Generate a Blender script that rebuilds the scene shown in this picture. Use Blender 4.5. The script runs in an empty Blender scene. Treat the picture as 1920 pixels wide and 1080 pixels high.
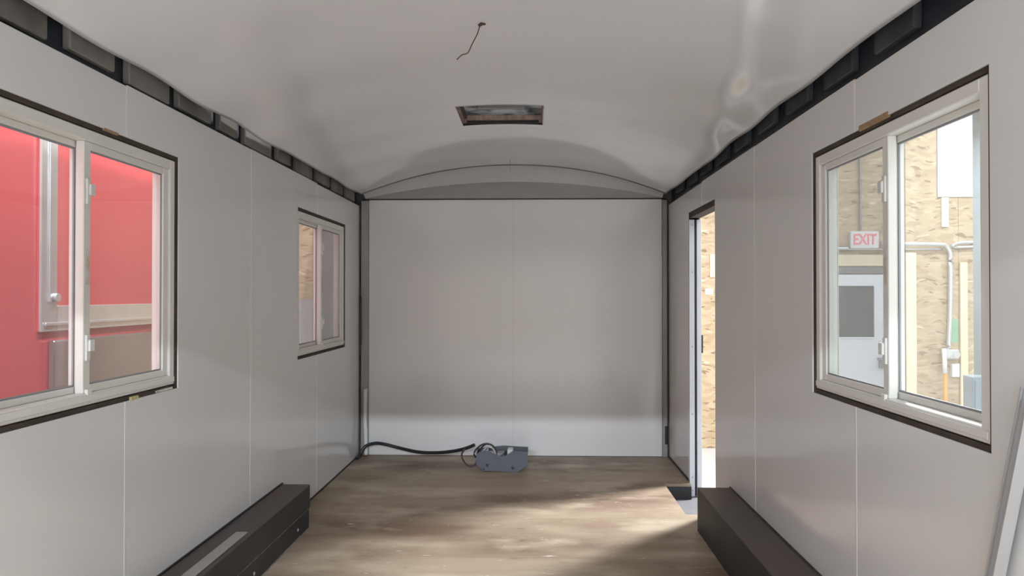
import bpy, bmesh, math, random
from mathutils import Vector, Matrix
random.seed(7)
sc = bpy.context.scene
COL = sc.collection
R = math.radians

# ------------------------------------------------------------------ camera
F = 1400.0
cam_d = bpy.data.cameras.new('camera')
cam_d.sensor_width = 36.0
cam_d.lens = F / 1920 * 36.0
cam_d.clip_start = 0.02
cam = bpy.data.objects.new('camera', cam_d)
COL.objects.link(cam)
CZ = 1.245
cam.location = (0, 0, CZ)
cam.rotation_euler = (math.pi / 2 + math.atan(14 / F), 0, math.atan(40 / F))
sc.camera = cam

# ------------------------------------------------------------------ world, lights, exposure
w = bpy.data.worlds.new('world'); sc.world = w
w.use_nodes = True
w.node_tree.nodes['Background'].inputs[0].default_value = (0.8, 0.85, 0.9, 1)
w.node_tree.nodes['Background'].inputs[1].default_value = 0.05
sc.view_settings.view_transform = 'Standard'
sc.view_settings.look = 'None'
sc.view_settings.gamma = 1.0
sc.view_settings.use_curve_mapping = False
sc.view_settings.exposure = 0.4

def area(name, loc, size, power, col=(0.93, 0.97, 1.0), rot=(0, 0, 0)):
    d = bpy.data.lights.new(name, 'AREA')
    d.shape = 'RECTANGLE'; d.size, d.size_y = size
    d.energy = power; d.color = col
    o = bpy.data.objects.new(name, d); COL.objects.link(o)
    o.location = loc; o.rotation_euler = rot
    return o
# unseen workshop lights: first two inferred lamps, other four added for brightness
area('lamp_or_fill', (0.0, -10.0, 4.25), (6.0, 0.16), 1000, (0.80, 0.89, 1.0), rot=(R(35), 0, 0))
area('lamp_or_fill', (2.75, 5.95, 3.25), (0.45, 0.45), 320, (0.98, 0.98, 1.0), rot=(R(-14), R(42), 0))
area('lamp_or_fill', (-0.75, 3.6, 4.6), (0.3, 4.0), 180)  # added to light the side of the red trailer
area('lamp_or_fill', (5.6, 7.4, 4.3), (4.0, 0.3), 170)  # added to brighten the strand board wall
area('lamp_or_fill', (0.0, -4.2, 4.3), (5.0, 0.3), 1080, (0.86, 0.93, 1.0))  # added fill, bounces in through the open tail
area('lamp_or_fill', (0.0, -7.2, 4.6), (7.0, 0.3), 250, (0.86, 0.93, 1.0))  # added fill for the rear of the workshop

# ------------------------------------------------------------------ helpers
def link(name, bm, mat, parent=None, smooth=False):
    me = bpy.data.meshes.new(name)
    bmesh.ops.recalc_face_normals(bm, faces=bm.faces)
    bm.to_mesh(me); bm.free()
    if smooth:
        for p in me.polygons: p.use_smooth = True
    me.materials.append(mat)
    o = bpy.data.objects.new(name, me); COL.objects.link(o)
    if parent is not None: o.parent = parent
    return o
def tag(o, label=None, cat=None, group=None, kind=None):
    if label: o['label'] = label
    if cat: o['category'] = cat
    if group: o['group'] = group
    if kind: o['kind'] = kind
    return o
def empty(name, loc=(0, 0, 0)):
    o = bpy.data.objects.new(name, None); COL.objects.link(o)
    o.location = loc; o.empty_display_size = 0.1
    return o
def box(bm, a, b, bev=0.0):
    x0, x1 = sorted((a[0], b[0])); y0, y1 = sorted((a[1], b[1])); z0, z1 = sorted((a[2], b[2]))
    t = bmesh.new()
    vs = [t.verts.new(p) for p in ((x0,y0,z0),(x1,y0,z0),(x1,y1,z0),(x0,y1,z0),(x0,y0,z1),(x1,y0,z1),(x1,y1,z1),(x0,y1,z1))]
    for f in ((0,3,2,1),(4,5,6,7),(0,1,5,4),(1,2,6,5),(2,3,7,6),(3,0,4,7)):
        t.faces.new([vs[i] for i in f])
    if bev > 0:
        bmesh.ops.bevel(t, geom=t.edges[:], offset=bev, segments=1, affect='EDGES')
    m = bpy.data.meshes.new('tmp'); t.to_mesh(m); t.free()
    bm.from_mesh(m); bpy.data.meshes.remove(m)
    return bm
def boxo(name, a, b, mat, parent=None, bev=0.0):
    return link(name, box(bmesh.new(), a, b, bev), mat, parent)
AX = {'x': lambda u, v, w: (w, u, v), 'z': lambda u, v, w: (u, v, w), 'y': lambda u, v, w: (u, w, v)}
def holed(bm, ax, u0, u1, v0, v1, holes, w0, w1):
    """a slab spanning u,v with rectangular holes and thickness w0..w1"""
    us = sorted({u0, u1, *[min(max(h[i], u0), u1) for h in holes for i in (0, 1)]})
    vs = sorted({v0, v1, *[min(max(h[i], v0), v1) for h in holes for i in (2, 3)]})
    P = AX[ax]; cache = {}
    def V(i, j, k):
        if (i, j, k) not in cache:
            cache[i, j, k] = bm.verts.new(P(us[i], vs[j], (w0, w1)[k]))
        return cache[i, j, k]
    def solid(i, j):
        if i < 0 or j < 0 or i >= len(us) - 1 or j >= len(vs) - 1: return False
        cu, cv = (us[i] + us[i+1]) / 2, (vs[j] + vs[j+1]) / 2
        return not any(h[0] < cu < h[1] and h[2] < cv < h[3] for h in holes)
    for i in range(len(us) - 1):
        for j in range(len(vs) - 1):
            if not solid(i, j): continue
            for k in (0, 1):
                bm.faces.new([V(i,j,k), V(i+1,j,k), V(i+1,j+1,k), V(i,j+1,k)])
            if not solid(i-1, j): bm.faces.new([V(i,j,0), V(i,j+1,0), V(i,j+1,1), V(i,j,1)])
            if not solid(i+1, j): bm.faces.new([V(i+1,j,0), V(i+1,j+1,0), V(i+1,j+1,1), V(i+1,j,1)])
            if not solid(i, j-1): bm.faces.new([V(i,j,0), V(i+1,j,0), V(i+1,j,1), V(i,j,1)])
            if not solid(i, j+1): bm.faces.new([V(i,j+1,0), V(i+1,j+1,0), V(i+1,j+1,1), V(i,j+1,1)])
    return bm
def prism(bm, poly, f0, f1):
    """polygon of 2-D points swept between two placing functions"""
    a = [bm.verts.new(f0(*p)) for p in poly]; b = [bm.verts.new(f1(*p)) for p in poly]
    bm.faces.new(a); bm.faces.new(b[::-1])
    n = len(poly)
    for i in range(n): bm.faces.new([a[i], a[(i+1) % n], b[(i+1) % n], b[i]])
    return bm
def catmull(pts, n=8):
    pts = [Vector(p) for p in pts]
    out = []
    for i in range(len(pts) - 1):
        p0 = pts[max(i-1, 0)]; p1 = pts[i]; p2 = pts[i+1]; p3 = pts[min(i+2, len(pts)-1)]
        for k in range(n):
            t = k / n
            out.append(0.5 * ((2*p1) + (p2-p0)*t + (2*p0-5*p1+4*p2-p3)*t*t + (3*p1-p0-3*p2+p3)*t**3))
    out.append(pts[-1])
    return out
def tube(bm, pts, r, seg=10, n=8, smooth=True):
    ps = catmull(pts, n) if smooth else [Vector(p) for p in pts]
    rings = []
    up = Vector((0, 0, 1))
    for i, p in enumerate(ps):
        d = (ps[min(i+1, len(ps)-1)] - ps[max(i-1, 0)]).normalized()
        s = d.cross(up)
        if s.length < 1e-3: s = d.cross(Vector((1, 0, 0)))
        s.normalize(); t = s.cross(d)
        rings.append([bm.verts.new(p + (s*math.cos(a) + t*math.sin(a)) * r) for a in [2*math.pi*k/seg for k in range(seg)]])
    for i in range(len(rings) - 1):
        for k in range(seg):
            bm.faces.new([rings[i][k], rings[i][(k+1) % seg], rings[i+1][(k+1) % seg], rings[i+1][k]])
    bm.faces.new(rings[0]); bm.faces.new(rings[-1][::-1])
    return bm
def disc(bm, c, axis, r, h, seg=16):
    """short cylinder centred at c along a unit axis"""
    c = Vector(c); a = Vector(axis).normalized()
    return tube(bm, [c - a*h/2, c + a*h/2], r, seg, smooth=False)

# ------------------------------------------------------------------ materials
def mat(name, col, rough=0.5, metal=0.0, spec=0.5, var=0.0, vscale=6.0, stretch=(1, 1, 1), bump=0.0, bscale=60.0, col2=None):
    m = bpy.data.materials.new(name); m.use_nodes = True
    nt = m.node_tree; b = nt.nodes['Principled BSDF']
    b.inputs['Base Color'].default_value = (*col, 1)
    b.inputs['Roughness'].default_value = rough
    b.inputs['Metallic'].default_value = metal
    b.inputs['Specular IOR Level'].default_value = spec
    tc = nt.nodes.new('ShaderNodeTexCoord'); mp = nt.nodes.new('ShaderNodeMapping')
    mp.inputs['Scale'].default_value = stretch
    nt.links.new(tc.outputs['Object'], mp.inputs['Vector'])
    if var > 0 or col2:
        nz = nt.nodes.new('ShaderNodeTexNoise'); nz.inputs['Scale'].default_value = vscale; nz.inputs['Detail'].default_value = 5
        nt.links.new(mp.outputs[0], nz.inputs['Vector'])
        cr = nt.nodes.new('ShaderNodeValToRGB')
        c2 = col2 or tuple(c * (1 - var) for c in col)
        cr.color_ramp.elements[0].color = (*c2, 1); cr.color_ramp.elements[1].color = (*col, 1)
        cr.color_ramp.elements[0].position = 0.35; cr.color_ramp.elements[1].position = 0.65
        nt.links.new(nz.outputs['Fac'], cr.inputs[0]); nt.links.new(cr.outputs[0], b.inputs['Base Color'])
    if bump > 0:
        nb = nt.nodes.new('ShaderNodeTexNoise'); nb.inputs['Scale'].default_value = bscale; nb.inputs['Detail'].default_value = 3
        nt.links.new(mp.outputs[0], nb.inputs['Vector'])
        bp = nt.nodes.new('ShaderNodeBump'); bp.inputs['Strength'].default_value = bump; bp.inputs['Distance'].default_value = 0.02
        nt.links.new(nb.outputs['Fac'], bp.inputs['Height']); nt.links.new(bp.outputs[0], b.inputs['Normal'])
    return m
M = {}
M['wall'] = mat('white_wall_panel', (0.77, 0.765, 0.755), 0.13, spec=0.45, var=0.03, vscale=1.5)
M['ceiling'] = mat('white_ceiling_sheet', (0.79, 0.79, 0.795), 0.09, spec=0.5, var=0.03, vscale=1.2)
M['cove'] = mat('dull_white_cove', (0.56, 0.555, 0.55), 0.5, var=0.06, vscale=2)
M['seam'] = mat('white_seam_strip', (0.80, 0.795, 0.785), 0.3)
M['steel_dark'] = mat('dark_painted_steel', (0.035, 0.042, 0.055), 0.5, var=0.3, vscale=5)
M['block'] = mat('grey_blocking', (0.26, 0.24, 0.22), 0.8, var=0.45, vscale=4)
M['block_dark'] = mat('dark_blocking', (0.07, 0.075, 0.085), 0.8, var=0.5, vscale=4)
M['skin'] = mat('aluminium_skin', (0.10, 0.095, 0.09), 0.5)
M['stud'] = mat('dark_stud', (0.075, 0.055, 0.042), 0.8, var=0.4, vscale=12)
M['wood'] = mat('raw_wood', (0.42, 0.28, 0.16), 0.8, var=0.3, vscale=10, stretch=(1, 6, 6))
M['pinewood'] = mat('pale_pine', (0.78, 0.66, 0.46), 0.7, var=0.12, vscale=6, stretch=(6, 6, 1))
M['vinyl'] = mat('white_vinyl', (0.78, 0.77, 0.72), 0.35, var=0.03, vscale=3)
M['gasket'] = mat('grey_gasket', (0.30, 0.31, 0.32), 0.6)
M['label'] = mat('brown_sticker', (0.52, 0.45, 0.38), 0.6, col2=(0.75, 0.72, 0.68), vscale=25)
M['foam'] = mat('yellow_foam', (0.55, 0.47, 0.22), 0.9, bump=0.4)
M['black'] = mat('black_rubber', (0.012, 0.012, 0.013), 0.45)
M['cable'] = mat('black_cable', (0.02, 0.02, 0.022), 0.35)
M['well_top'] = mat('wheel_well_brown', (0.075, 0.064, 0.059), 0.5, col2=(0.088, 0.062, 0.050), vscale=3)
M['well_side'] = mat('wheel_well_black', (0.032, 0.030, 0.031), 0.6, var=0.35, vscale=5)
M['caulk'] = mat('pale_caulk', (0.45, 0.43, 0.40), 0.6, var=0.6, vscale=20)
M['bar'] = mat('dull_grey_bar', (0.38, 0.36, 0.34), 0.4, var=0.08, vscale=5)
M['alu'] = mat('aluminium', (0.72, 0.73, 0.74), 0.32, metal=0.7, var=0.08, vscale=6)
M['doorframe'] = mat('white_metal_jamb', (0.50, 0.515, 0.54), 0.35, metal=0.15, var=0.06, vscale=4)
M['sill'] = mat('grey_sill_metal', (0.20, 0.20, 0.21), 0.45, metal=0.2, var=0.15, vscale=8)
M['steel'] = mat('grey_steel_post', (0.36, 0.35, 0.34), 0.45, metal=0.3, var=0.25, vscale=5, stretch=(1, 1, 0.4))
M['galv'] = mat('galvanised_header', (0.36, 0.35, 0.34), 0.5, metal=0.1, var=0.15, vscale=2, stretch=(1, 1, 3))
M['boxgrey'] = mat('blue_grey_box', (0.105, 0.12, 0.145), 0.45, var=0.15, vscale=10)
M['whiteplastic'] = mat('white_plastic', (0.72, 0.72, 0.70), 0.4)
M['copper'] = mat('brown_wire', (0.10, 0.05, 0.04), 0.4)
M['greywire'] = mat('grey_wire', (0.45, 0.43, 0.42), 0.4)
M['red'] = mat('glossy_red_skin', (0.66, 0.085, 0.095), 0.25, var=0.08, vscale=1.5)
M['stainless'] = mat('stainless', (0.42, 0.41, 0.42), 0.3, metal=0.8, var=0.2, vscale=1.2)
M['colsteel'] = mat('blue_grey_column', (0.28, 0.33, 0.36), 0.35, metal=0.4, var=0.15, vscale=3)
M['conduit'] = mat('conduit_metal', (0.62, 0.62, 0.61), 0.35, metal=0.5)
M['shopwhite'] = mat('white_shop_wall', (0.80, 0.80, 0.79), 0.7, var=0.03, vscale=1)
M['shoptan'] = mat('tan_wall_board', (0.58, 0.49, 0.39), 0.8, var=0.15, vscale=6)
M['concrete'] = mat('pale_concrete', (0.62, 0.61, 0.60), 0.5, var=0.12, vscale=1.5)
M['cabinet'] = mat('grey_cabinet', (0.21, 0.205, 0.20), 0.5, var=0.1, vscale=2)
M['doorwhite'] = mat('white_steel_door', (0.78, 0.80, 0.84), 0.45, var=0.03, vscale=2)
M['redplastic'] = mat('red_lettering', (0.88, 0.22, 0.25), 0.5)
M['orange'] = mat('orange_handle', (0.75, 0.33, 0.08), 0.5)
M['green'] = mat('green_marking', (0.28, 0.48, 0.30), 0.8, var=0.2, vscale=20)
M['tape'] = mat('cream_tape', (0.80, 0.70, 0.42), 0.7)
M['lid'] = None

def osb_mat():
    m = bpy.data.materials.new('osb_board'); m.use_nodes = True
    nt = m.node_tree; N = nt.nodes; L = nt.links; b = N['Principled BSDF']
    b.inputs['Roughness'].default_value = 0.75
    tc = N.new('ShaderNodeTexCoord')
    nz = N.new('ShaderNodeTexNoise'); nz.inputs['Scale'].default_value = 2.2; nz.inputs['Detail'].default_value = 2
    L.new(tc.outputs['Object'], nz.inputs['Vector'])
    mx = N.new('ShaderNodeMix'); mx.data_type = 'VECTOR'; mx.inputs[0].default_value = 0.22
    L.new(tc.outputs['Object'], mx.inputs[4]); L.new(nz.outputs['Color'], mx.inputs[5])
    def flakes(rot, sc_):
        mp = N.new('ShaderNodeMapping'); mp.inputs['Rotation'].default_value = (0, rot, 0); mp.inputs['Scale'].default_value = sc_
        L.new(mx.outputs[1], mp.inputs['Vector'])
        v = N.new('ShaderNodeTexVoronoi'); v.inputs['Scale'].default_value = 1.0
        L.new(mp.outputs[0], v.inputs['Vector'])
        sep = N.new('ShaderNodeSeparateColor'); L.new(v.outputs['Color'], sep.inputs[0]); return sep
    def ramp(fac, stops):
        cr = N.new('ShaderNodeValToRGB'); e = cr.color_ramp.elements
        e[0].position, e[1].position = stops[0][0], stops[-1][0]
        e[0].color = (*stops[0][1], 1); e[1].color = (*stops[-1][1], 1)
        for p, c in stops[1:-1]: e.new(p).color = (*c, 1)
        L.new(fac, cr.inputs[0]); return cr.outputs[0]
    def mixc(f, a, c):
        q = N.new('ShaderNodeMix'); q.data_type = 'RGBA'; L.new(f, q.inputs[0]); L.new(a, q.inputs[6]); L.new(c, q.inputs[7]); return q.outputs[2]
    f1 = flakes(R(30), (9, 9, 34)); f2 = flakes(R(-38), (10, 10, 36))
    c1 = ramp(f1.outputs[0], [(0, (0.40, 0.29, 0.175)), (0.5, (0.46, 0.35, 0.22)), (1, (0.52, 0.40, 0.27))])
    c2 = ramp(f2.outputs[0], [(0, (0.44, 0.33, 0.205)), (0.9, (0.54, 0.42, 0.28)), (1, (0.66, 0.55, 0.40))])
    pick = ramp(f2.outputs[1], [(0.45, (0, 0, 0)), (0.55, (1, 1, 1))])
    c = mixc(pick, c1, c2)
    f3 = flakes(R(-20), (16, 16, 70))
    dark = N.new('ShaderNodeRGB'); dark.outputs[0].default_value = (0.27, 0.185, 0.11, 1)
    c = mixc(ramp(f3.outputs[2], [(0.935, (0, 0, 0)), (0.95, (1, 1, 1))]), c, dark.outputs[0])
    L.new(c, b.inputs['Base Color'])
    bp = N.new('ShaderNodeBump'); bp.inputs['Strength'].default_value = 0.3; bp.inputs['Distance'].default_value = 0.008
    L.new(f1.outputs[1], bp.inputs['Height']); L.new(bp.outputs[0], b.inputs['Normal'])
    return m
M['osb'] = osb_mat()

def ply_mat():
    m = bpy.data.materials.new('stained_plywood'); m.use_nodes = True
    nt = m.node_tree; N = nt.nodes; L = nt.links; b = N['Principled BSDF']
    tc = N.new('ShaderNodeTexCoord')
    def noise(scale, stretch, detail=5, rough=0.55):
        mp = N.new('ShaderNodeMapping'); mp.inputs['Scale'].default_value = stretch
        L.new(tc.outputs['Object'], mp.inputs['Vector'])
        n = N.new('ShaderNodeTexNoise'); n.inputs['Scale'].default_value = scale; n.inputs['Detail'].default_value = detail; n.inputs['Roughness'].default_value = rough
        L.new(mp.outputs[0], n.inputs['Vector']); return n.outputs['Fac']
    def ramp(fac, p0, p1, c0=(0,0,0), c1=(1,1,1)):
        r = N.new('ShaderNodeValToRGB'); e = r.color_ramp.elements
        e[0].position = p0; e[1].position = p1; e[0].color = (*c0, 1); e[1].color = (*c1, 1)
        L.new(fac, r.inputs[0]); return r.outputs[0]
    def mix(f, a, c):
        x = N.new('ShaderNodeMix'); x.data_type = 'RGBA'
        L.new(f, x.inputs[0])
        for i, s in ((6, a), (7, c)):
            if isinstance(s, tuple): x.inputs[i].default_value = (*s, 1)
            else: L.new(s, x.inputs[i])
        return x.outputs[2]
    base = ramp(noise(2.2, (0.6, 3.0, 1)), 0.3, 0.7, (0.32, 0.245, 0.172), (0.40, 0.325, 0.237))
    stain = ramp(noise(1.0, (0.75, 1.7, 1), 5, 0.55), 0.47, 0.66)
    c = mix(stain, base, (0.165, 0.110, 0.075))
    pale = ramp(noise(1.5, (1.0, 1.9, 1), 5, 0.58), 0.52, 0.70)
    c = mix(pale, c, (0.52, 0.44, 0.33))
    knots = ramp(noise(9.0, (0.7, 2.2, 1), 2), 0.70, 0.76)
    c = mix(knots, c, (0.17, 0.12, 0.085))
    scr = ramp(noise(14.0, (0.6, 2.6, 1), 4, 0.7), 0.655, 0.70)
    c = mix(scr, c, (0.74, 0.70, 0.62))
    L.new(c, b.inputs['Base Color'])
    b.inputs['Roughness'].default_value = 0.5
    b.inputs['Specular IOR Level'].default_value = 0.3
    return m
M['ply'] = ply_mat()

def glass_mat(name, tint=(0.95, 0.97, 0.96), refl=0.06, rough=0.02):
    m = bpy.data.materials.new(name); m.use_nodes = True
    nt = m.node_tree; N = nt.nodes; L = nt.links
    N.remove(N['Principled BSDF'])
    t = N.new('ShaderNodeBsdfTransparent'); t.inputs[0].default_value = (*tint, 1)
    g = N.new('ShaderNodeBsdfGlossy'); g.inputs['Roughness'].default_value = rough
    x = N.new('ShaderNodeMixShader'); x.inputs[0].default_value = refl
    L.new(t.outputs[0], x.inputs[1]); L.new(g.outputs[0], x.inputs[2])
    d = N.new('ShaderNodeBsdfDiffuse'); d.inputs[0].default_value = (0.8, 0.8, 0.8, 1)          # thin whitish diffuse layer over the pane
    tl = N.new('ShaderNodeBsdfTranslucent'); tl.inputs[0].default_value = (0.8, 0.8, 0.8, 1)
    a = N.new('ShaderNodeAddShader'); L.new(d.outputs[0], a.inputs[0]); L.new(tl.outputs[0], a.inputs[1])
    y = N.new('ShaderNodeMixShader'); y.inputs[0].default_value = 0.05
    L.new(x.outputs[0], y.inputs[1]); L.new(a.outputs[0], y.inputs[2]); L.new(y.outputs[0], N['Material Output'].inputs[0])
    return m
M['glass'] = glass_mat('window_glass')
def screen_mat():
    m = bpy.data.materials.new('insect_mesh'); m.use_nodes = True
    nt = m.node_tree; N = nt.nodes; L = nt.links
    N.remove(N['Principled BSDF'])
    t = N.new('ShaderNodeBsdfTransparent'); g = N.new('ShaderNodeBsdfDiffuse'); g.inputs[0].default_value = (0.30, 0.30, 0.30, 1)
    x = N.new('ShaderNodeMixShader'); x.inputs[0].default_value = 0.33
    L.new(t.outputs[0], x.inputs[1]); L.new(g.outputs[0], x.inputs[2]); L.new(x.outputs[0], N['Material Output'].inputs[0])
    return m
M['screen'] = screen_mat()
def lid_mat():
    m = bpy.data.materials.new('smoky_vent_lid'); m.use_nodes = True
    nt = m.node_tree; N = nt.nodes; L = nt.links
    N.remove(N['Principled BSDF'])
    tc = N.new('ShaderNodeTexCoord'); n = N.new('ShaderNodeTexNoise'); n.inputs['Scale'].default_value = 9; n.inputs['Detail'].default_value = 4
    L.new(tc.outputs['Object'], n.inputs['Vector'])
    r = N.new('ShaderNodeValToRGB'); r.color_ramp.elements[0].position = 0.38; r.color_ramp.elements[1].position = 0.6
    r.color_ramp.elements[0].color = (0.07, 0.075, 0.08, 1); r.color_ramp.elements[1].color = (0.34, 0.34, 0.34, 1)
    L.new(n.outputs['Fac'], r.inputs[0])
    t = N.new('ShaderNodeBsdfTranslucent'); d = N.new('ShaderNodeBsdfDiffuse')
    L.new(r.outputs[0], t.inputs[0]); L.new(r.outputs[0], d.inputs[0])
    x = N.new('ShaderNodeMixShader'); x.inputs[0].default_value = 0.5
    L.new(t.outputs[0], x.inputs[1]); L.new(d.outputs[0], x.inputs[2]); L.new(x.outputs[0], N['Material Output'].inputs[0])
    return m
M['lid'] = lid_mat()

# ------------------------------------------------------------------ dimensions
XL, XR = -1.357, 1.043            # inner faces of the side walls
XC = (XL + XR) / 2
YB = 5.80                          # back wall
Y0 = -0.70                         # open tail end of the trailer
ZT = 1.946                         # top of the side panels
T = 0.08                           # wall thickness
SEAMS = [Y0, 0.25, 1.35, 2.45, 3.55, 4.65, YB - 0.01]
WIN = {  # number: (side, y0, y1, z0, z1) openings cut in the panels
    1: (-1, 1.705, 2.820, 0.892, 1.773),
    2: (-1, 4.265, 5.362, 0.874, 1.756),
    3: (1, 1.735, 2.825, 0.884, 1.776)}
DOOR = (4.320, 5.062, -0.2, 1.80)
GAP = 0.017

# ------------------------------------------------------------------ trailer shell
def st(o): o['kind'] = 'structure'; return o

# floor: base frame plus plywood sheets laid crosswise
STEP = (0.866, 1.2, 4.285, 4.976)          # x0,x1,y0,y1 step well at the door
fl = link('floor', holed(bmesh.new(), 'z', XL - T, XR + T, Y0, YB + T, [STEP, (XR + 0.001, 1.2, 4.285, DOOR[1] + 0.006)], -0.10, -0.019), M['steel_dark'])
st(fl); tag(fl, 'stained bare plywood floor of the trailer', None)
FS = [Y0, 1.12, 2.34, 3.56, 4.78, YB]
for i in range(len(FS) - 1):
    link('plywood_sheet', holed(bmesh.new(), 'z', XL + 0.003, XR - 0.003, FS[i] + 0.0008, FS[i+1] - 0.0008, [STEP], -0.0185, 0.0), M['ply'], fl)
# step well at the side door
sw = boxo('step_well', (0.86, 4.285, -0.110), (XR + T + 0.03, DOOR[1], -0.101), M['sill'])
st(sw); tag(sw, 'grey metal sill plate in the recessed doorway step', None)
boxo('riser', (0.868, 4.970, -0.101), (XR, 4.975, -0.020), M['black'], sw)

def wall(side, name, label):
    X = XL if side < 0 else XR
    holes = [(a + GAP, b - GAP, c + GAP, d - GAP) for n, (s, a, b, c, d) in WIN.items() if s == side]
    ph = [(a, b, c, d) for n, (s, a, b, c, d) in WIN.items() if s == side]
    if side > 0: holes.append(DOOR); ph.append(DOOR)
    root = link(name, holed(bmesh.new(), 'x', Y0, YB + T, -0.10, 2.30, holes, X + side * (T - 0.008), X + side * T), M['skin'])
    st(root); root['label'] = label
    tops = [0, 0.004, -0.003, 0.002, 0.004, -0.002]
    for i in range(6):
        link('wall_panel', holed(bmesh.new(), 'x', SEAMS[i] + 0.001, SEAMS[i+1] - 0.001, 0.006, ZT + tops[i], ph, X, X + side * 0.005), M['wall'], root)
        if 0 < i:
            y = SEAMS[i]
            segs = [(0.02, ZT - 0.004)]
            for h in ph:
                if h[0] < y < h[1]:
                    segs = [s for a, b in segs for s in ((a, max(a, h[2])), (min(b, h[3]), b)) if s[1] - s[0] > 0.02]
            for a, b in segs:
                boxo('seam_strip', (X - side * 0.0008, y - 0.004, a), (X, y + 0.004, b), M['seam'], root)
    # steel top rail behind the open gap and the blocking set against it
    boxo('top_rail', (X + side * 0.030, Y0, ZT - 0.06), (X + side * 0.062, YB, 2.21), M['steel_dark'], root)
    if side < 0:
        cav = [1.25, 1.70, 2.10, 2.43, 2.79, 3.16, 3.44, 3.89, 4.20, 4.61, 5.00, 5.35, 5.70]
        wd = [0.07, 0.10, 0.10, 0.085, 0.075, 0.09, 0.09, 0.10, 0.10, 0.10, 0.10, 0.10, 0.10]
    else:
        cav = [1.2, 1.6, 2.0, 2.4, 2.8, 3.2, 3.6, 4.0, 4.4, 4.8, 5.2, 5.6]
        wd = [0.16] * 12
    for i in range(len(cav) - 1):
        zlo = (ZT + 0.012 + 0.02 * random.random()) if side < 0 else ZT + 0.035 + 0.015 * random.random()
        boxo('blocking', (X + side * 0.004, cav[i] + wd[i] / 2, zlo), (X + side * 0.030, cav[i+1] - wd[i+1] / 2, 2.075),
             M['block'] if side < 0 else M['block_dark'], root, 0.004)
    # studs round each window opening, seen in the gap
    for n, (s, a, b, c, d) in WIN.items():
        if s != side: continue
        w0, w1 = X + side * 0.0065, X + side * 0.070
        boxo('stud', (w0, a - 0.035, c - 0.06), (w1, a + GAP - 0.002, d + 0.06), M['stud'], root)
        boxo('stud', (w0, b - GAP + 0.002, c - 0.06), (w1, b + 0.035, d + 0.06), M['stud'], root)
        boxo('stud', (w0, a + GAP, c - 0.035), (w1, b - GAP, c + GAP - 0.003), M['stud'], root)
        boxo('stud', (w0, a + GAP, d - GAP + 0.003), (w1, b - GAP, d + 0.035), M['stud'], root)
    return root
wl = wall(-1, 'wall_left', 'glossy white panelled side wall with two windows')
wr = wall(1, 'wall_right', 'glossy white panelled side wall with a window and doorway')
# bits left in the window gaps
boxo('wood_shim', (XL + 0.001, 2.485, 0.889), (XL - 0.02, 2.535, 0.902), M['foam'], wl, 0.002)
boxo('wood_shim', (XL - 0.002, 2.66, 0.893), (XL - 0.02, 2.78, 0.901), M['label'], wl)
boxo('wood_shim', (XR - 0.001, 2.22, 1.770), (XR + 0.02, 2.42, 1.789), M['wood'], wr, 0.002)
boxo('wood_shim', (XL + 0.001, 2.32, 1.768), (XL - 0.02, 2.40, 1.776), M['wood'], wl)

# back wall
wb = boxo('wall_back', (XL - T, YB + 0.012, -0.10), (XR + T, YB + T, 2.32), M['skin'])
st(wb); wb['label'] = 'white panelled end wall of the trailer'
for a, b in ((-1.283, -0.158), (-0.1572, 0.992)):
    boxo('wall_panel', (a, YB, 0.004), (b, YB + 0.006, 1.990), M['wall'], wb)
# corner posts
def corner(x0, x1, side):
    boxo('corner_post', (x0, YB - 0.012, 0.0), (x1, YB + 0.008, 1.985), M['steel'], wb, 0.003)
corner(XL + 0.012, -1.285, -1)
corner(0.994, XR - 0.010, 1)
boxo('corner_gap', (XL, YB - 0.02, 0.0), (XL + 0.011, YB + 0.006, 1.97), M['stud'], wb)
boxo('corner_gap', (XR - 0.009, YB - 0.02, 0.0), (XR, YB + 0.006, 1.97), M['stud'], wb)
boxo('corner_gap', (XL + 0.002, YB - 0.028, 0.86), (XL + 0.02, YB - 0.0205, 1.24), M['black'], wb, 0.002)
bm = bmesh.new(); tube(bm, [(-1.305, YB - 0.02, 0.52), (-1.308, YB - 0.026, 0.34), (-1.300, YB - 0.03, 0.16), (-1.294, YB - 0.045, 0.012)], 0.016, 8)
link('edge_strip', bm, M['whiteplastic'], wb, True)
boxo('edge_strip', (0.978, YB - 0.010, 0.52), (0.992, YB - 0.0005, 1.55), M['seam'], wb, 0.002)
boxo('corner_gap', (1.012, YB - 0.022, 0.10), (1.032, YB - 0.0125, 0.24), M['black'], wb, 0.002)
# arched header and cove above the back panel
def arc(x, rise, half=1.17): return rise * max(0.0, 1 - ((x - XC) / half) ** 2)
n = 40
bm = bmesh.new()
xs = [XC - 1.15 + 2.30 * i / n for i in range(n + 1)]
poly = [(x, 1.999 + arc(x, 0.128, 1.15)) for x in xs] + [(x, 1.998) for x in (xs[-1], xs[0])]
poly = poly[1:-3] + [(xs[-1], 1.998), (xs[0], 1.998)]
prism(bm, poly, lambda x, z: (x, YB - 0.030, z), lambda x, z: (x, YB + 0.010, z))
link('header', bm, M['galv'], wb)
boxo('header_gap', (XL + 0.02, YB - 0.006, 1.9905), (XR - 0.02, YB + 0.008, 1.9978), M['black'], wb)

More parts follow.
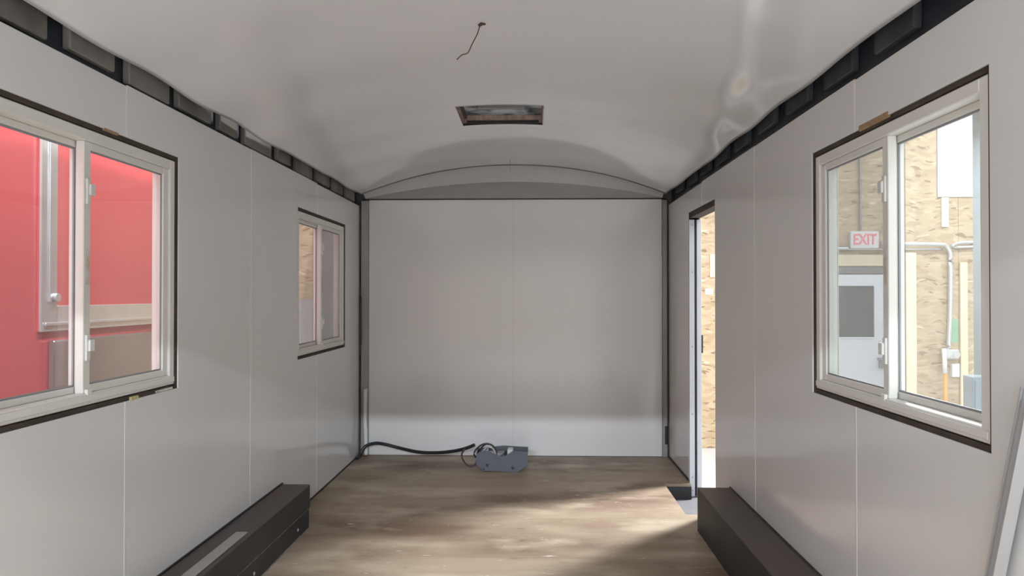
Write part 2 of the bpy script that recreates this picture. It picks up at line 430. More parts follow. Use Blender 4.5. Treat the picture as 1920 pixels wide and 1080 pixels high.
# arched ceiling sheet with the vent opening
VX0, VX1, VY0, VY1 = -0.405, 0.052, 3.86, 4.32
YE = YB - 0.10
def zc(x, y):
    e = abs(x - XC) / 1.165
    z = 2.012 + 0.226 * max(0.0, 1 - e ** 2.1)
    z += 0.0016 * math.sin(y * 2 * math.pi / 0.61) * (0.3 + e)
    z += 0.004 * (e ** 10) * math.sin(y * 2 * math.pi / 0.80 + (1 if x < XC else 2.2))
    xw = 0.69 + 0.18 * (y - 2.35) + 0.012 * math.sin(y * 5.0)       # lengthwise wrinkle added to catch a highlight streak
    win = 1 / (1 + math.exp(-(y - 2.0) * 6)) / (1 + math.exp((y - 4.15) * 9))
    z += 0.0075 * win * (1 + 0.25 * math.sin(y * 9)) * math.tanh((x - xw) / 0.05)
    z += 0.0015 * math.exp(-((x - 0.62) / 0.16) ** 2) * math.sin(y * 2 * math.pi / 0.47 + 0.6)
    return z
us = sorted({*[XC - 1.165 + 2.33 * i / 140 for i in range(141)], VX0, VX1})
vs = sorted({*[Y0 + (YE - Y0) * i / 110 for i in range(111)], VY0, VY1})
bm = bmesh.new(); g = [[bm.verts.new((x, y, zc(x, y))) for y in vs] for x in us]
for i in range(len(us) - 1):
    for j in range(len(vs) - 1):
        cx, cy = (us[i] + us[i+1]) / 2, (vs[j] + vs[j+1]) / 2
        if VX0 < cx < VX1 and VY0 < cy < VY1: continue
        bm.faces.new([g[i][j], g[i][j+1], g[i+1][j+1], g[i+1][j]])
cl = link('ceiling', bm, M['ceiling'], None, True)
sd = cl.modifiers.new('sheet', 'SOLIDIFY'); sd.thickness = 0.003; sd.offset = 1
st(cl); cl['label'] = 'arched glossy white ceiling sheet'
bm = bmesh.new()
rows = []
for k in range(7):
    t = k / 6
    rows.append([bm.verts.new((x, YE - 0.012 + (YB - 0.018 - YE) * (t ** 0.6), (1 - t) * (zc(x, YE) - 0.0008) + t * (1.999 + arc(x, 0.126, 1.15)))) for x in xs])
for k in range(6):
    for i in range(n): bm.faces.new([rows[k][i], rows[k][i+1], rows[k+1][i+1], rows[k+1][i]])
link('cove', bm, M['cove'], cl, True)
# outer roof skin
bm = bmesh.new()
ru = sorted({*[XC - 1.29 + 2.58 * i / 24 for i in range(25)], VX0 - 0.02, VX1 + 0.02}); rv = [Y0, VY0 - 0.02, VY1 + 0.02, YB + T]
g = [[bm.verts.new((x, y, 2.215 + 0.13 * (1 - ((x - XC) / 1.29) ** 2))) for y in rv] for x in ru]
for i in range(len(ru) - 1):
    for j in range(3):
        if j == 1 and VX0 - 0.03 < (ru[i] + ru[i+1]) / 2 < VX1 + 0.03: continue
        bm.faces.new([g[i][j], g[i][j+1], g[i+1][j+1], g[i+1][j]])
link('roof_skin', bm, M['skin'], cl)
# tail header over the open rear
rh = boxo('trim_1', (XL - T, Y0 - 0.05, 1.93), (XR + T, Y0, 2.36), M['skin']); st(rh); rh['label'] = 'header over the open tail of the trailer'
# left dark strip stands in for the wall-floor shadow gap; right is a brown baseboard
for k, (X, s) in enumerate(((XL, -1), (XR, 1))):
    nm = 'shadow_strip_left' if s < 0 else 'baseboard_right'
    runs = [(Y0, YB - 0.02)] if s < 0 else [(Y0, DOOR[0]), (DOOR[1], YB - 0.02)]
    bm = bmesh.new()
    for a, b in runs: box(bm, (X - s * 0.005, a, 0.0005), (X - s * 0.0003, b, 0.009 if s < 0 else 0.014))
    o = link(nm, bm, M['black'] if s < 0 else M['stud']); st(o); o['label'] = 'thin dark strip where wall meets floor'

# ------------------------------------------------------------------ windows
def window(num):
    side, a, b, c, d = WIN[num]
    X = XL if side < 0 else XR
    W = lambda w: X + side * w
    a += GAP; b -= GAP; c += GAP; d -= GAP
    root = empty('window_%d' % num, (W(0.04), (a + b) / 2, c)); st(root)
    inv = Matrix.Translation(-Vector(root.location))
    def put(name, bm, m, parent=None):
        if parent is None or parent is root: bmesh.ops.transform(bm, matrix=inv, verts=bm.verts); return link(name, bm, m, root)
        bmesh.ops.transform(bm, matrix=inv, verts=bm.verts); return link(name, bm, m, parent)
    fw = 0.036
    def ring(bm, y0, y1, z0, z1, t, w0, w1, bev=0.003, tv=None):
        tv = tv or t
        box(bm, (W(w0), y0, z0), (W(w1), y0 + tv, z1), bev); box(bm, (W(w0), y1 - tv, z0), (W(w1), y1, z1), bev)
        box(bm, (W(w0), y0 + tv, z0), (W(w1), y1 - tv, z0 + t), bev); box(bm, (W(w0), y0 + tv, z1 - t), (W(w1), y1 - tv, z1), bev)
        return bm
    put('frame', ring(bmesh.new(), a, b, c, d, fw, 0.008, 0.078), M['vinyl'])
    m = (a + b) / 2
    # far sash slides in the inner track, near sash is fixed in the outer one
    far = put('sash', ring(bmesh.new(), m - 0.022, b - fw, c + fw, d - fw, 0.024, 0.016, 0.042, 0.002, 0.036), M['vinyl'])
    put('pane', box(bmesh.new(), (W(0.027), m + 0.012, c + fw + 0.022), (W(0.031), b - fw - 0.034, d - fw - 0.022)), M['glass'], far)
    near = put('sash', ring(bmesh.new(), a + fw, m + 0.020, c + fw, d - fw, 0.020, 0.046, 0.070, 0.002, 0.030), M['vinyl'])
    put('pane', box(bmesh.new(), (W(0.056), a + fw + 0.028, c + fw + 0.018), (W(0.060), m - 0.008, d - fw - 0.018)), M['glass'], near)
    put('gasket', ring(bmesh.new(), a + fw + 0.030, m - 0.010, c + fw + 0.020, d - fw - 0.020, 0.006, 0.050, 0.0555, 0, 0.006), M['gasket'], near)
    put('gasket', ring(bmesh.new(), m + 0.014, b - fw - 0.036, c + fw + 0.024, d - fw - 0.024, 0.005, 0.022, 0.0265, 0, 0.005), M['gasket'], far)
    if num != 1: put('insect_screen', box(bmesh.new(), (W(0.072), m - 0.01, c + fw), (W(0.0735), b - fw, d - fw)), M['screen'])
    # sill lip inside, latches and sticker on the meeting stile
    put('sill_lip', box(bmesh.new(), (W(0.004), a + 0.004, c + 0.010), (W(0.009), b - 0.004, c + fw - 0.006), 0.0015), M['vinyl'])
    for f in (0.18, 0.80):
        zz = c + fw + (d - c - 2 * fw) * f
        bm = bmesh.new()
        box(bm, (W(0.009), m - 0.014, zz - 0.040), (W(0.0165), m + 0.006, zz + 0.040), 0.002)
        box(bm, (W(0.002), m - 0.008, zz - 0.012), (W(0.010), m + 0.018, zz + 0.024), 0.002)
        put('latch', bm, M['whiteplastic'], far)
    zz = c + fw + (d - c - 2 * fw) * 0.50
    put('sticker', box(bmesh.new(), (W(0.0152), m - 0.012, zz - 0.055), (W(0.0162), m + 0.008, zz + 0.055)), M['label'], far)
    put('pull_rail', box(bmesh.new(), (W(0.006), m - 0.014, c + 0.008), (W(0.017), m + 0.012, c + fw + 0.012), 0.002), M['vinyl'], far)
    return root
LW = {1: 'large white sliding window in the left wall showing the red trailer', 2: 'smaller-looking white sliding window near the back left corner', 3: 'white sliding window in the right wall showing the exit sign'}
for k in (1, 2, 3): window(k)['label'] = LW[k]

# ------------------------------------------------------------------ trailer doorway
dr = empty('door_1', (XR + T / 2, (DOOR[0] + DOOR[1]) / 2, -0.1)); st(dr); dr['label'] = 'narrow open side doorway with white metal jambs'
def dpart(name, a, b, m, bev=0.0, parent=dr):
    bm = box(bmesh.new(), a, b, bev); bmesh.ops.transform(bm, matrix=Matrix.Translation(-Vector(dr.location)), verts=bm.verts)
    return link(name, bm, m, parent)
y1, y0 = DOOR[1], DOOR[0]
j = dpart('jamb', (XR + 0.002, y1 - 0.020, -0.100), (XR + 0.038, y1 + 0.004, 1.755), M['doorframe'], 0.002)
dpart('groove', (XR + 0.038, y1 - 0.002, -0.100), (XR + 0.052, y1 + 0.004, 1.755), M['black'], 0, j)
dpart('jamb', (XR + 0.052, y1 - 0.024, -0.100), (XR + 0.084, y1 + 0.004, 1.755), M['doorframe'], 0.002)
for z in (1.72, 1.40, 0.9, 0.45, 0.03, -0.06):
    dpart('screw', (XR + 0.019, y1 - 0.0225, z - 0.005), (XR + 0.027, y1 - 0.0195, z + 0.005), M['gasket'], 0.001, j)
dpart('strike_plate', (XR + 0.085, y1 - 0.030, 0.86), (XR + 0.092, y1 - 0.006, 0.98), M['steel_dark'], 0.001)
dpart('jamb', (XR + 0.006, y0 - 0.004, -0.100), (XR + 0.080, y0 + 0.002, 1.755), M['doorframe'])
dpart('head_jamb', (XR + 0.006, y0 + 0.003, 1.765), (XR + T, y1 - 0.003, 1.799), M['stud'], 0.001)

# ------------------------------------------------------------------ wheel wells
def well(side, x_in, y_far, label):
    X = XL if side < 0 else XR
    s = 1 if side < 0 else -1         # direction from wall into the room
    h = 0.230; y_near = 1.95
    X2 = X + s * 0.007
    root = empty('wheel_well', ((X + x_in) / 2, (y_far + y_near) / 2, 0))
    tag(root, label, 'wheel well', 'wheel wells along the side walls')
    inv = Matrix.Translation(-Vector(root.location))
    def p(name, a, b, m, bev=0.0, bm=None, parent=None):
        bm = bm or box(bmesh.new(), a, b, bev); bmesh.ops.transform(bm, matrix=inv, verts=bm.verts); return link(name, bm, m, parent or root)
    p('top_panel', (X2, y_near, h - 0.006), (x_in, y_far, h), M['well_top'], 0.0015)
    if side < 0:
        p('side_panel', (x_in - s * 0.014, y_near + 0.002, 0.108), (x_in - s * 0.001, y_far - 0.001, h - 0.0065), M['well_side'])
        p('side_panel', (x_in - s * 0.018, y_near + 0.002, 0.002), (x_in - s * 0.006, y_far - 0.001, 0.103), M['well_side'])
        p('caulk_line', (x_in - s * 0.012, y_near + 0.002, 0.1032), (x_in - s * 0.0035, y_far - 0.002, 0.1078), M['caulk'])
        p('caulk_line', (x_in - s * 0.0055, y_near + 0.002, 0.001), (x_in - s * 0.002, y_far - 0.15, 0.005), M['caulk'])
        for y in (3.80, 3.2, 2.6): p('screw', None, None, M['alu'], bm=disc(bmesh.new(), (x_in - s * 0.0055, y, 0.045), (1, 0, 0), 0.008, 0.004, 10))
        p('wall_seal', (X2 - s * 0.006, y_near, h + 0.0002), (X2 + s * 0.002, y_far + 0.01, h + 0.006), M['black'])
    else:
        p('side_panel', (x_in - s * 0.014, y_near + 0.002, 0.002), (x_in - s * 0.001, y_far - 0.001, h - 0.0065), M['well_side'])
        p('wall_seal', (X2 - s * 0.006, y_near, h + 0.0002), (X2 + s * 0.001, y_far + 0.006, h + 0.004), M['stud'])
    p('end_panel', (X2, y_far - 0.008, 0.002), (x_in - s * 0.019, y_far - 0.001, h - 0.0065), M['well_side'])
    p('end_panel', (X2, y_near + 0.002, 0.002), (x_in - s * 0.019, y_near + 0.010, h - 0.0065), M['well_side'])
    return root
well(-1, -1.199, 3.99, 'dark boxed wheel well under the left windows with a pale joint line')
well(1, 0.866, 3.985, 'dark brown boxed wheel well on the right, beside the doorway')
bm = bmesh.new(); box(bm, (-0.026, -0.75, 0), (0.026, 0.75, 0.004), 0.001)
mb = link('metal_flat_bar', bm, M['bar']); mb.location = (-1.245, 2.42, 0.2305)
tag(mb, 'flat light grey bar lying on top of the left wheel well', 'metal bar')

# ------------------------------------------------------------------ roof vent opening
vt = empty('roof_vent', ((VX0 + VX1) / 2, (VY0 + VY1) / 2, 2.235)); tag(vt, 'square roof vent opening with raw wood edges and a smoky lid', 'roof vent')
def vp(name, a, b, m, bev=0.0, parent=None):
    bm = box(bmesh.new(), a, b, bev); bmesh.ops.transform(bm, matrix=Matrix.Translation(-Vector(vt.location)), verts=bm.verts); return link(name, bm, m, parent or vt)
ZV0, ZV1 = 2.247, 2.290
M['vwood'] = mat('pinkish_wood', (0.46, 0.33, 0.27), 0.8, var=0.35, vscale=14, stretch=(3, 3, 1))
vp('frame_board', (VX0 - 0.018, VY0 - 0.018, ZV0), (VX0 + 0.006, VY1 + 0.018, ZV1), M['vwood'])
vp('frame_board', (VX1 - 0.006, VY0 - 0.018, ZV0), (VX1 + 0.018, VY1 + 0.018, ZV1), M['vwood'])
vp('frame_board', (VX0 + 0.007, VY1 - 0.006, ZV0), (VX1 - 0.007, VY1 + 0.018, ZV1), M['vwood'])
vp('frame_board', (VX0 + 0.007, VY0 - 0.018, ZV0), (VX1 - 0.007, VY0 + 0.006, ZV1), M['vwood'])
lid = vp('lid', (VX0 - 0.019, VY0 - 0.019, ZV1 + 0.001), (VX1 + 0.019, VY1 + 0.019, ZV1 + 0.006), M['lid'])
vp('crossbar', (VX0 + 0.10, VY0 + 0.22, ZV1 - 0.016), (VX1 - 0.10, VY0 + 0.255, ZV1 - 0.0005), M['steel'])
vp('edge_trim', (VX0 + 0.02, VY1 - 0.012, ZV0 - 0.003), (VX1 - 0.02, VY1 - 0.0065, ZV0 + 0.012), M['black'])
vp('edge_trim', (VX0 + 0.007, VY0 + 0.02, ZV0 + 0.02), (VX0 + 0.022, VY1 - 0.02, ZV0 + 0.04), M['stud'])

# ------------------------------------------------------------------ loose wires at the ceiling
cw = empty('ceiling_wire', (-0.19, 2.70, 2.233)); tag(cw, 'short dark wire dangling from a hole in the ceiling', 'wire')
bm = bmesh.new(); tube(bm, [(0.004, -0.01, 0.01), (-0.004, -0.02, -0.02), (-0.012, -0.03, -0.05), (-0.030, -0.03, -0.085), (-0.045, -0.03, -0.115), (-0.066, -0.035, -0.125), (-0.085, -0.03, -0.140)], 0.0022, 6)
link('lead', bm, M['copper'], cw, True)
bm = bmesh.new(); tube(bm, [(0.014, 0.0, 0.0), (0.003, -0.008, -0.004), (-0.006, -0.012, -0.012)], 0.006, 8)
link('grommet', bm, M['stud'], cw, True)
zt = zc(-0.17, 5.45)
bm = bmesh.new(); tube(bm, [(-0.17, 5.45, zt + 0.003), (-0.171, 5.45, zt - 0.05), (-0.169, 5.45, zt - 0.085)], 0.0018, 6)
o = link('hanging_wire', bm, M['steel'], None, True); tag(o, 'thin grey wire end hanging from the ceiling above the back wall', 'wire')

# ------------------------------------------------------------------ electrical box and cable on the floor
eb = empty('electrical_box', (-0.22, 5.36, 0.0)); tag(eb, 'open blue-grey metal electrical box lying on the plywood floor', 'electrical box')
P = [(-0.185, 0.128), (-0.180, 0.052), (-0.132, 0.008), (0.108, 0.0005), (0.176, 0.046), (0.182, 0.140)]
yf, yb = -0.09, 0.10
top = [(0.075, 0.150), (0.02, 0.112), (-0.03, 0.116), (-0.09, 0.146), (-0.13, 0.150)]
bm = bmesh.new(); prism(bm, P + top, lambda x, z: (x, yf, z), lambda x, z: (x, yf + 0.004, z)); link('front_plate', bm, M['boxgrey'], eb)
bm = bmesh.new(); prism(bm, P + [(0.0, 0.150)], lambda x, z: (x, yb - 0.004, z), lambda x, z: (x, yb, z)); link('back_plate', bm, M['boxgrey'], eb)
bm = bmesh.new()
Q = [(x * 0.985, z + 0.004) for x, z in P]
prism(bm, P + Q[::-1], lambda x, z: (x, yf + 0.0045, z), lambda x, z: (x, yb - 0.0045, z)); link('shell', bm, M['boxgrey'], eb)
for x, z in ((-0.105, 0.048), (0.075, 0.030), (-0.13, 0.020)):
    link('knockout', disc(bmesh.new(), (x, yf - 0.001, z), (0, 1, 0), 0.011 if z > 0.025 else 0.006, 0.003), M['black'], eb)
boxo('breaker', (0.035, -0.06, 0.06), (0.075, 0.03, 0.152), M['whiteplastic'], eb, 0.004)
boxo('breaker', (-0.04, -0.05, 0.05), (0.015, 0.04, 0.125), M['steel'], eb, 0.004)
boxo('breaker', (-0.13, -0.02, 0.05), (-0.06, 0.05, 0.120), M['whiteplastic'], eb, 0.004)
for k, (dy, r, m) in enumerate(((0.0, 0.006, 'cable'), (0.03, 0.006, 'cable'), (-0.02, 0.007, 'greywire'), (0.015, 0.008, 'greywire'))):
    bm = bmesh.new(); s = 1 - 0.12 * k
    tube(bm, [(-0.19, dy, 0.075), (-0.205 * s, dy, 0.115), (-0.165 * s, dy, 0.165 * (1 - 0.05 * k)), (-0.115, dy, 0.182 * (1 - 0.05 * k)), (-0.070, dy, 0.165 * (1 - 0.04 * k)), (-0.05, dy, 0.11)], r, 8)
    link('wire', bm, M[m], eb, True)
bm = bmesh.new(); tube(bm, [(-0.03, -0.07, 0.10), (0.0, -0.085, 0.118), (0.03, -0.07, 0.145)], 0.005, 6); link('wire', bm, M['cable'], eb, True)
bm = bmesh.new(); tube(bm, [(-0.28, 0.10, 0.125), (-0.30, 0.06, 0.090), (-0.28, 0.02, 0.05), (-0.24, 0.0, 0.022), (-0.20, 0.0, 0.035), (-0.183, 0.0, 0.06)], 0.007, 8); link('wire', bm, M['copper'], eb, True)

def fpt(px, py, y, dz=0.0): return ((px - 1000) / F * y, y, CZ - (py - 554) / F * y + dz)
bm = bmesh.new()
tube(bm, [(-1.335, 5.64, 0.012), (-1.325, 5.68, 0.030), fpt(684, 838, 5.70), fpt(703, 832, 5.70), fpt(722, 834, 5.69), fpt(750, 841, 5.68), fpt(785, 848, 5.62), fpt(820, 849, 5.58), fpt(850, 846, 5.55), fpt(872, 841, 5.52), fpt(890, 834, 5.50)], 0.0125, 12)
cb = link('power_cable', bm, M['cable'], None, True)
tag(cb, 'thick black power cable arching along the foot of the back wall', 'cable')
# ------------------------------------------------------------------ leaning trim at the right edge
lt = empty('aluminium_trim', (XR - 0.012, 1.905, 0.0)); tag(lt, 'long pale aluminium trim leaning on the right wall at the edge of view', 'metal trim')
bm = bmesh.new(); box(bm, (-0.006, -0.050, 0.0), (0.0, 0.0, 1.10), 0.001); link('flange', bm, M['doorframe'], lt)
bm = bmesh.new(); box(bm, (-0.012, -0.002, 0.0), (-0.0065, 0.002, 1.10), 0.0005); link('lip', bm, M['alu'], lt)
bm = bmesh.new(); box(bm, (-0.030, -0.054, 0.0), (-0.0065, -0.050, 1.10), 0.0005); link('lip', bm, M['alu'], lt)
lt.rotation_euler = (R(16.5), 0, 0)

# ------------------------------------------------------------------ the workshop around the trailer
ZF = -0.68
YW = 9.50                                    # workshop wall with the exit door
o = boxo('shop_floor', (-7.5, -12.2, ZF - 0.1), (9.8, YW + 0.3, ZF), M['concrete']); st(o); o['label'] = 'pale concrete workshop floor'
o = boxo('shop_ceiling', (-7.5, -12.2, 5.2), (9.8, YW + 0.3, 5.3), M['shopwhite']); st(o); o['label'] = 'white workshop ceiling'
o = boxo('shop_wall_left', (-7.6, -12.2, ZF), (-7.5, YW + 0.3, 5.2), M['shopwhite']); st(o); o['label'] = 'white workshop wall beyond the red trailer'
o = boxo('shop_wall_right', (9.8, -12.2, ZF), (9.9, YW + 0.3, 5.2), M['shopwhite']); st(o); o['label'] = 'white workshop wall on the far right'
o = boxo('shop_wall_rear', (-7.5, -12.3, ZF), (9.8, -12.2, 5.2), M['shoptan']); st(o); o['label'] = 'tan boarded workshop wall behind the trailer tail'
CAM = cam.rotation_euler.to_matrix()
def on_wall(px, py):                         # point of the front wall plane seen at that place in the photograph
    d = CAM @ Vector(((px - 960) / F, -(py - 540) / F, -1.0)); return d * (YW / d.y)
def wx(px): return on_wall(px, 500).x
def wz(py): return CZ + on_wall(1700, py).z
sf = boxo('shop_wall_front', (-7.5, YW + 0.014, ZF), (9.8, YW + 0.2, 5.2), M['shopwhite']); st(sf); sf['label'] = 'workshop wall clad in tan strand board with an exit door'
DX0, DX1, DZ1 = wx(1545), wx(1656), wz(515)
k = -3
x = wx(1612) - 1.22 * 6
while x < 9.6:
    x2 = min(x + 1.22, 9.75)
    for (za, zb) in ((ZF, ZF + 2.44), (ZF + 2.44, ZF + 4.88)):
        hs = [(DX0, DX1, ZF - 1, DZ1), (wx(1757), 20, wz(370), 9)]
        if x > wx(1757) and za > 1.5:
            zb2 = min(zb, wz(370))
        bm = holed(bmesh.new(), 'y', x + 0.002, x2 - 0.002, za + 0.001, zb - 0.001, hs, YW, YW + 0.012)
        if len(bm.faces): link('osb_sheet', bm, M['osb'], sf)
        else: bm.free()
    x = x2
# exit door
d2 = empty('door_2', ((DX0 + DX1) / 2, YW, ZF)); st(d2); d2['label'] = 'white steel exit door with a dark square window, below the exit sign'
def d2p(name, bm, m, parent=None):
    bmesh.ops.transform(bm, matrix=Matrix.Translation(-Vector(d2.location)), verts=bm.verts); return link(name, bm, m, parent or d2)
PX0, PX1, PZ0, PZ1 = wx(1560), wx(1637), wz(632), wz(536)
leaf = d2p('leaf', holed(bmesh.new(), 'y', DX0, DX1, ZF + 0.01, DZ1, [(PX0, PX1, PZ0, PZ1)], YW - 0.02, YW + 0.012), M['doorwhite'])
M['darkpane'] = mat('dark_door_glass', (0.11, 0.11, 0.11), 0.2, var=0.4, vscale=3)
d2p('pane', box(bmesh.new(), (PX0, YW - 0.006, PZ0), (PX1, YW, PZ1)), M['darkpane'], leaf)
d2p('glazing_bead', holed(bmesh.new(), 'y', PX0 - 0.02, PX1 + 0.02, PZ0 - 0.02, PZ1 + 0.02, [(PX0, PX1, PZ0, PZ1)], YW - 0.028, YW - 0.0205), M['doorwhite'], leaf)
bm = bmesh.new(); box(bm, (wx(1645), YW - 0.05, wz(672)), (wx(1655), YW - 0.0205, wz(690)), 0.004); box(bm, (wx(1640), YW - 0.075, wz(670)), (wx(1653), YW - 0.05, wz(675)), 0.004)
d2p('handle', bm, M['gasket'], leaf)
d2p('head_casing', box(bmesh.new(), (DX0 - 0.06, YW - 0.03, wz(513)), (DX1 + 0.05, YW - 0.0005, wz(500)), 0.003), M['cabinet'])
d2p('lintel_board', box(bmesh.new(), (DX0 - 0.10, YW - 0.035, wz(499)), (wx(1668), YW - 0.0005, wz(478)), 0.003), M['pinewood'])
# exit sign
es = empty('exit_sign', (wx(1618), YW, wz(466))); tag(es, 'white exit sign with red lettering above the workshop door', 'exit sign')
w2 = (wx(1645) - wx(1592)) / 2; h2 = wz(434) - wz(466)
boxo('housing', (-w2, -0.055, 0.0), (w2, -0.001, h2), M['whiteplastic'], es, 0.006)
fc = bpy.data.curves.new('lettering', 'FONT'); fc.body = 'EXIT'; fc.size = 0.185; fc.extrude = 0.002; fc.align_x = 'CENTER'; fc.align_y = 'CENTER'; fc.offset = 0.004
tmp = bpy.data.objects.new('tmp', fc); COL.objects.link(tmp)
fm = bpy.data.meshes.new_from_object(tmp.evaluated_get(bpy.context.evaluated_depsgraph_get())); bpy.data.objects.remove(tmp)
fm.materials.clear(); fm.materials.append(M['redplastic'])
fo = bpy.data.objects.new('lettering', fm); COL.objects.link(fo); fo.parent = es
fo.location = (0, -0.0575, h2 * 0.50); fo.rotation_euler = (math.pi / 2, 0, 0); fo.scale = (0.76, 1, 1)
boxo('mount', (-w2 - 0.02, -0.045, -0.018), (w2 + 0.01, -0.001, -0.001), M['conduit'], es, 0.003)
# timber boards and conduits on the wall
def wallthing(name, label, cat, a, b, m, depth=0.03, bev=0.003, group=None):
    o = boxo(name, (wx(a[0]), YW - depth, wz(b[1])), (wx(b[0]), YW - 0.0005, wz(a[1])), m, None, bev)
    return tag(o, label, cat, group)
wallthing('timber_board', 'pale upright board beside the exit door', 'board', (1696, 474), (1716, 850), M['pinewood'])
wallthing('timber_board', 'pale upright board behind the steel column on the strand board', 'board', (1798, 492), (1812, 850), M['pinewood'])
boxo('painted_board', (wx(1758), YW - 0.02, wz(370)), (wx(1990), YW - 0.0005, wz(120)), M['shopwhite'], sf, 0.003)
wallthing('white_strip', 'narrow white strip hanging below the bright white panel', 'board', (1765, 371), (1778, 426), M['shopwhite'], 0.02)
wallthing('outlet_box', 'small white outlet box below the conduit fitting', 'outlet', (1780, 681), (1794, 706), M['whiteplastic'], 0.05)
wallthing('green_marker', 'faded green patch on the strand board beside the conduit', 'marking', (1780, 598), (1796, 642), M['green'], 0.002, 0)
wallthing('paper_note', 'cream round-edged tape patch on the strand board behind the doorway', 'tape', (1331, 476), (1345, 520), M['tape'], 0.01)
wallthing('paper_note', 'small white paper on the strand board behind the doorway', 'paper', (1322, 541), (1337, 552), M['whiteplastic'], 0.004, 0.0005)
def pipe(name, label, pts, r, m='conduit'):
    bm = bmesh.new(); tube(bm, [(wx(x), YW - dep, wz(y)) for x, y, dep in pts], r, 10, 6); o = link(name, bm, M[m], None, True); return tag(o, label, 'conduit')
pipe('conduit', 'upper grey conduit bending down the strand board wall', [(1648, 458, .07), (1700, 458, .07), (1755, 459, .07), (1770, 462, .05), (1777, 474, .05), (1778, 500, .05), (1777, 580, .05), (1774, 640, .05), (1774, 652, .05)], 0.026)
pipe('conduit', 'lower straight grey conduit between the exit sign and the bend', [(1646, 467, .025), (1700, 467, .025), (1764, 467, .025)], 0.014)
pipe('conduit', 'grey conduit left of the exit sign over the door', [(1480, 466, .03), (1540, 466, .03), (1589, 466, .03)], 0.020)
pipe('conduit', 'short upper conduit run ending behind the steel column', [(1777, 462, .10), (1790, 457, .06), (1810, 455, .05), (1880, 454, .05)], 0.020)
pipe('conduit', 'short lower conduit run ending behind the steel column', [(1784, 464, .03), (1820, 463, .03), (1880, 462, .03)], 0.018)
pipe('conduit', 'thin upright conduit above the exit sign', [(1612, 200, .03), (1612, 320, .03), (1612, 432, .03)], 0.014, 'steel')
jb = empty('junction_box', (wx(1776), YW, wz(668))); tag(jb, 'round grey junction fitting at the foot of the bent conduit', 'junction box')
boxo('body', (-0.07, -0.09, -0.03), (0.10, -0.001, 0.09), M['conduit'], jb, 0.015)
bm = bmesh.new(); disc(bm, (-0.06, -0.08, 0.05), (0, 1, 0), 0.055, 0.06); link('hub', bm, M['alu'], jb)
bm = bmesh.new(); disc(bm, (0.06, -0.095, 0.03), (0, 1, 0), 0.04, 0.012); link('cover', bm, M['conduit'], jb)
bl = empty('broom_handle', (wx(1743), YW - 0.36, ZF)); tag(bl, 'orange and white pole leaning on the strand board wall', 'pole')
bm = bmesh.new(); tube(bm, [(0, 0, 0.0), (0.06, 0.13, 0.97)], 0.022, 10, smooth=False); link('shaft', bm, M['orange'], bl, True)
bm = bmesh.new(); tube(bm, [(0.06, 0.13, 0.97), (0.085, 0.20, 1.27)], 0.026, 10, smooth=False); link('grip', bm, M['whiteplastic'], bl, True)
# steel column and disconnect box
sco = empty('steel_column', (3.62, 5.95, ZF)); tag(sco, 'blue-grey steel column close outside the right window', 'column')
hgt = 5.87
bm = bmesh.new(); box(bm, (-0.10, -0.13, 0), (-0.085, 0.13, hgt), 0.002); link('flange', bm, M['colsteel'], sco)
bm = bmesh.new(); box(bm, (0.085, -0.13, 0), (0.10, 0.13, hgt), 0.002); link('flange', bm, M['colsteel'], sco)
bm = bmesh.new(); box(bm, (-0.0845, -0.045, 0), (0.0845, -0.03, hgt)); link('web', bm, M['colsteel'], sco)
boxo('base_plate', (-0.16, -0.18, 0), (0.16, 0.18, 0.015), M['colsteel'], sco, 0.003)
boxo('strap', (-0.12, -0.137, 1.385), (0.12, -0.131, 1.40), M['steel_dark'], sco)
db = empty('switch_box', (3.40, 5.72, 0.12)); tag(db, 'grey electrical switch box fixed to the steel column', 'switch box')
boxo('cabinet', (-0.12, -0.04, 0), (0.12, 0.09, 0.52), M['colsteel'], db, 0.006)
boxo('door', (-0.105, -0.048, 0.015), (0.105, -0.0405, 0.49), M['colsteel'], db, 0.002)
bm = bmesh.new(); disc(bm, (0.01, -0.06, 0.33), (0, 1, 0), 0.065, 0.024, 20); link('dial', bm, M['cabinet'], db)
boxo('lever', (0.121, -0.02, 0.25), (0.14, 0.03, 0.42), M['alu'], db, 0.004)
boxo('bracket', (-0.02, 0.091, 0.1), (0.08, 0.17, 0.4), M['steel_dark'], db)

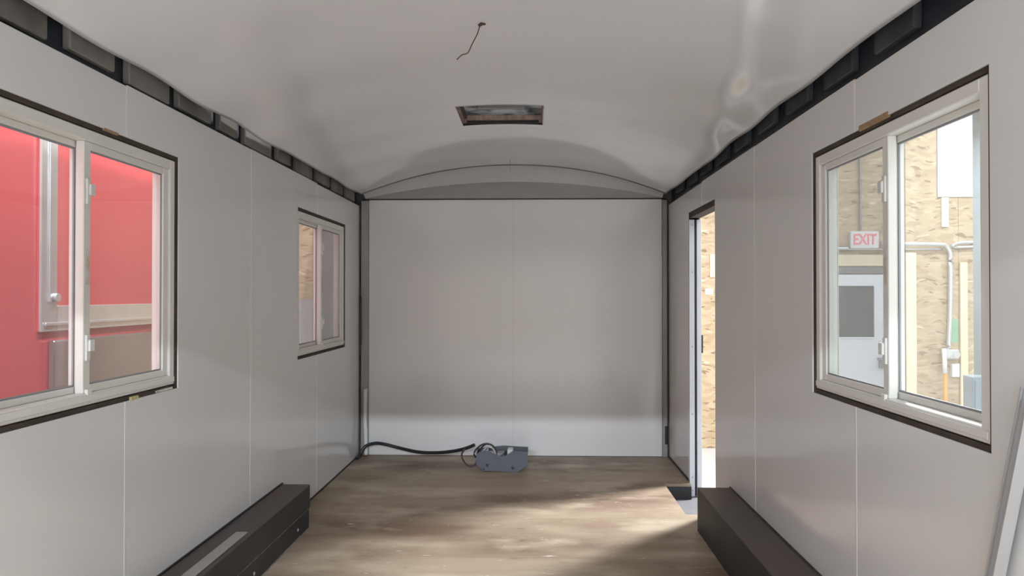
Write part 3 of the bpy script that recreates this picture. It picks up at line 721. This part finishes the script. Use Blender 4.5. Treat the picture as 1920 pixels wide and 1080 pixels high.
# red trailer parked alongside
RX = -2.60
rt = empty('red_trailer', (RX - 1.1, 3.1, ZF)); tag(rt, 'glossy red trailer with aluminium hatch frame seen through the left window', 'trailer')
def rp(name, a, b, m, bev=0.0, parent=None):
    bm = box(bmesh.new(), a, b, bev); bmesh.ops.transform(bm, matrix=Matrix.Translation(-Vector(rt.location)), verts=bm.verts); return link(name, bm, m, parent or rt)
rp('body', (RX - 2.2, -0.8, -0.25), (RX, 7.0, 2.62), M['red'], 0.02)
rp('roof_rail', (RX - 0.03, -0.8, 2.622), (RX + 0.012, 7.0, 2.70), M['alu'], 0.004)
ha = rp('hatch', (RX + 0.001, 3.84, 1.052), (RX + 0.006, 6.3, 2.45), M['red'])
def rail(y0_, y1_, z0_, z1_):
    rp('hatch_rail', (RX + 0.0065, y0_, z0_), (RX + 0.022, y1_, z1_), M['alu'], 0.003, ha).parent = ha
# rails are sub-parts of the hatch
rail(3.84, 3.975, 1.052, 2.45); rail(6.16, 6.30, 1.052, 2.45)
rail(3.976, 6.159, 1.052, 1.19); rail(3.976, 6.159, 2.32, 2.45)
rp('hatch_lip', (RX + 0.0225, 3.865, 1.085), (RX + 0.034, 6.27, 1.100), M['alu'], 0.002, ha)
rp('hatch_lip', (RX + 0.0225, 3.90, 1.21), (RX + 0.030, 3.92, 2.4), M['alu'], 0.002, ha)
bm = bmesh.new(); disc(bm, (RX + 0.03, 3.95, 1.235), (1, 0, 0), 0.022, 0.03); bmesh.ops.transform(bm, matrix=Matrix.Translation(-Vector(rt.location)), verts=bm.verts)
link('hatch_lock', bm, M['alu'], ha)
rp('drop_shelf', (RX + 0.001, 3.93, 0.45), (RX + 0.035, 6.2, 1.002), M['stainless'], 0.006)
# trailer wheels
for yy in (2.4, 3.3):
    bm = bmesh.new(); disc(bm, (RX - 0.06, yy, ZF + 0.34), (1, 0, 0), 0.335, 0.2, 28); bmesh.ops.transform(bm, matrix=Matrix.Translation(-Vector(rt.location)), verts=bm.verts)
    link('wheel', bm, M['black'], rt)
# things beyond the small window
cb2 = empty('steel_cabinet', (-3.06, 8.9, ZF)); tag(cb2, 'low grey cabinet seen in the near pane of the small left window', 'cabinet')
boxo('body', (-0.34, -0.25, 0.02), (0.34, 0.25, 1.88), M['cabinet'], cb2, 0.006)
boxo('door', (-0.33, -0.262, 0.06), (-0.003, -0.251, 1.84), M['cabinet'], cb2, 0.002)
boxo('door', (0.003, -0.262, 0.06), (0.33, -0.251, 1.84), M['cabinet'], cb2, 0.002)
bm = bmesh.new(); box(bm, (-0.30, -0.012, 0), (0.30, 0.012, 3.0), 0.002)
o = link('leaning_sheet', bm, M['cabinet']); o.location = (-2.37, 9.12, ZF + 0.002); o.rotation_euler = (R(-6), 0, 0)
tag(o, 'tall grey sheet leaning on the wall behind the small left window', 'sheet')
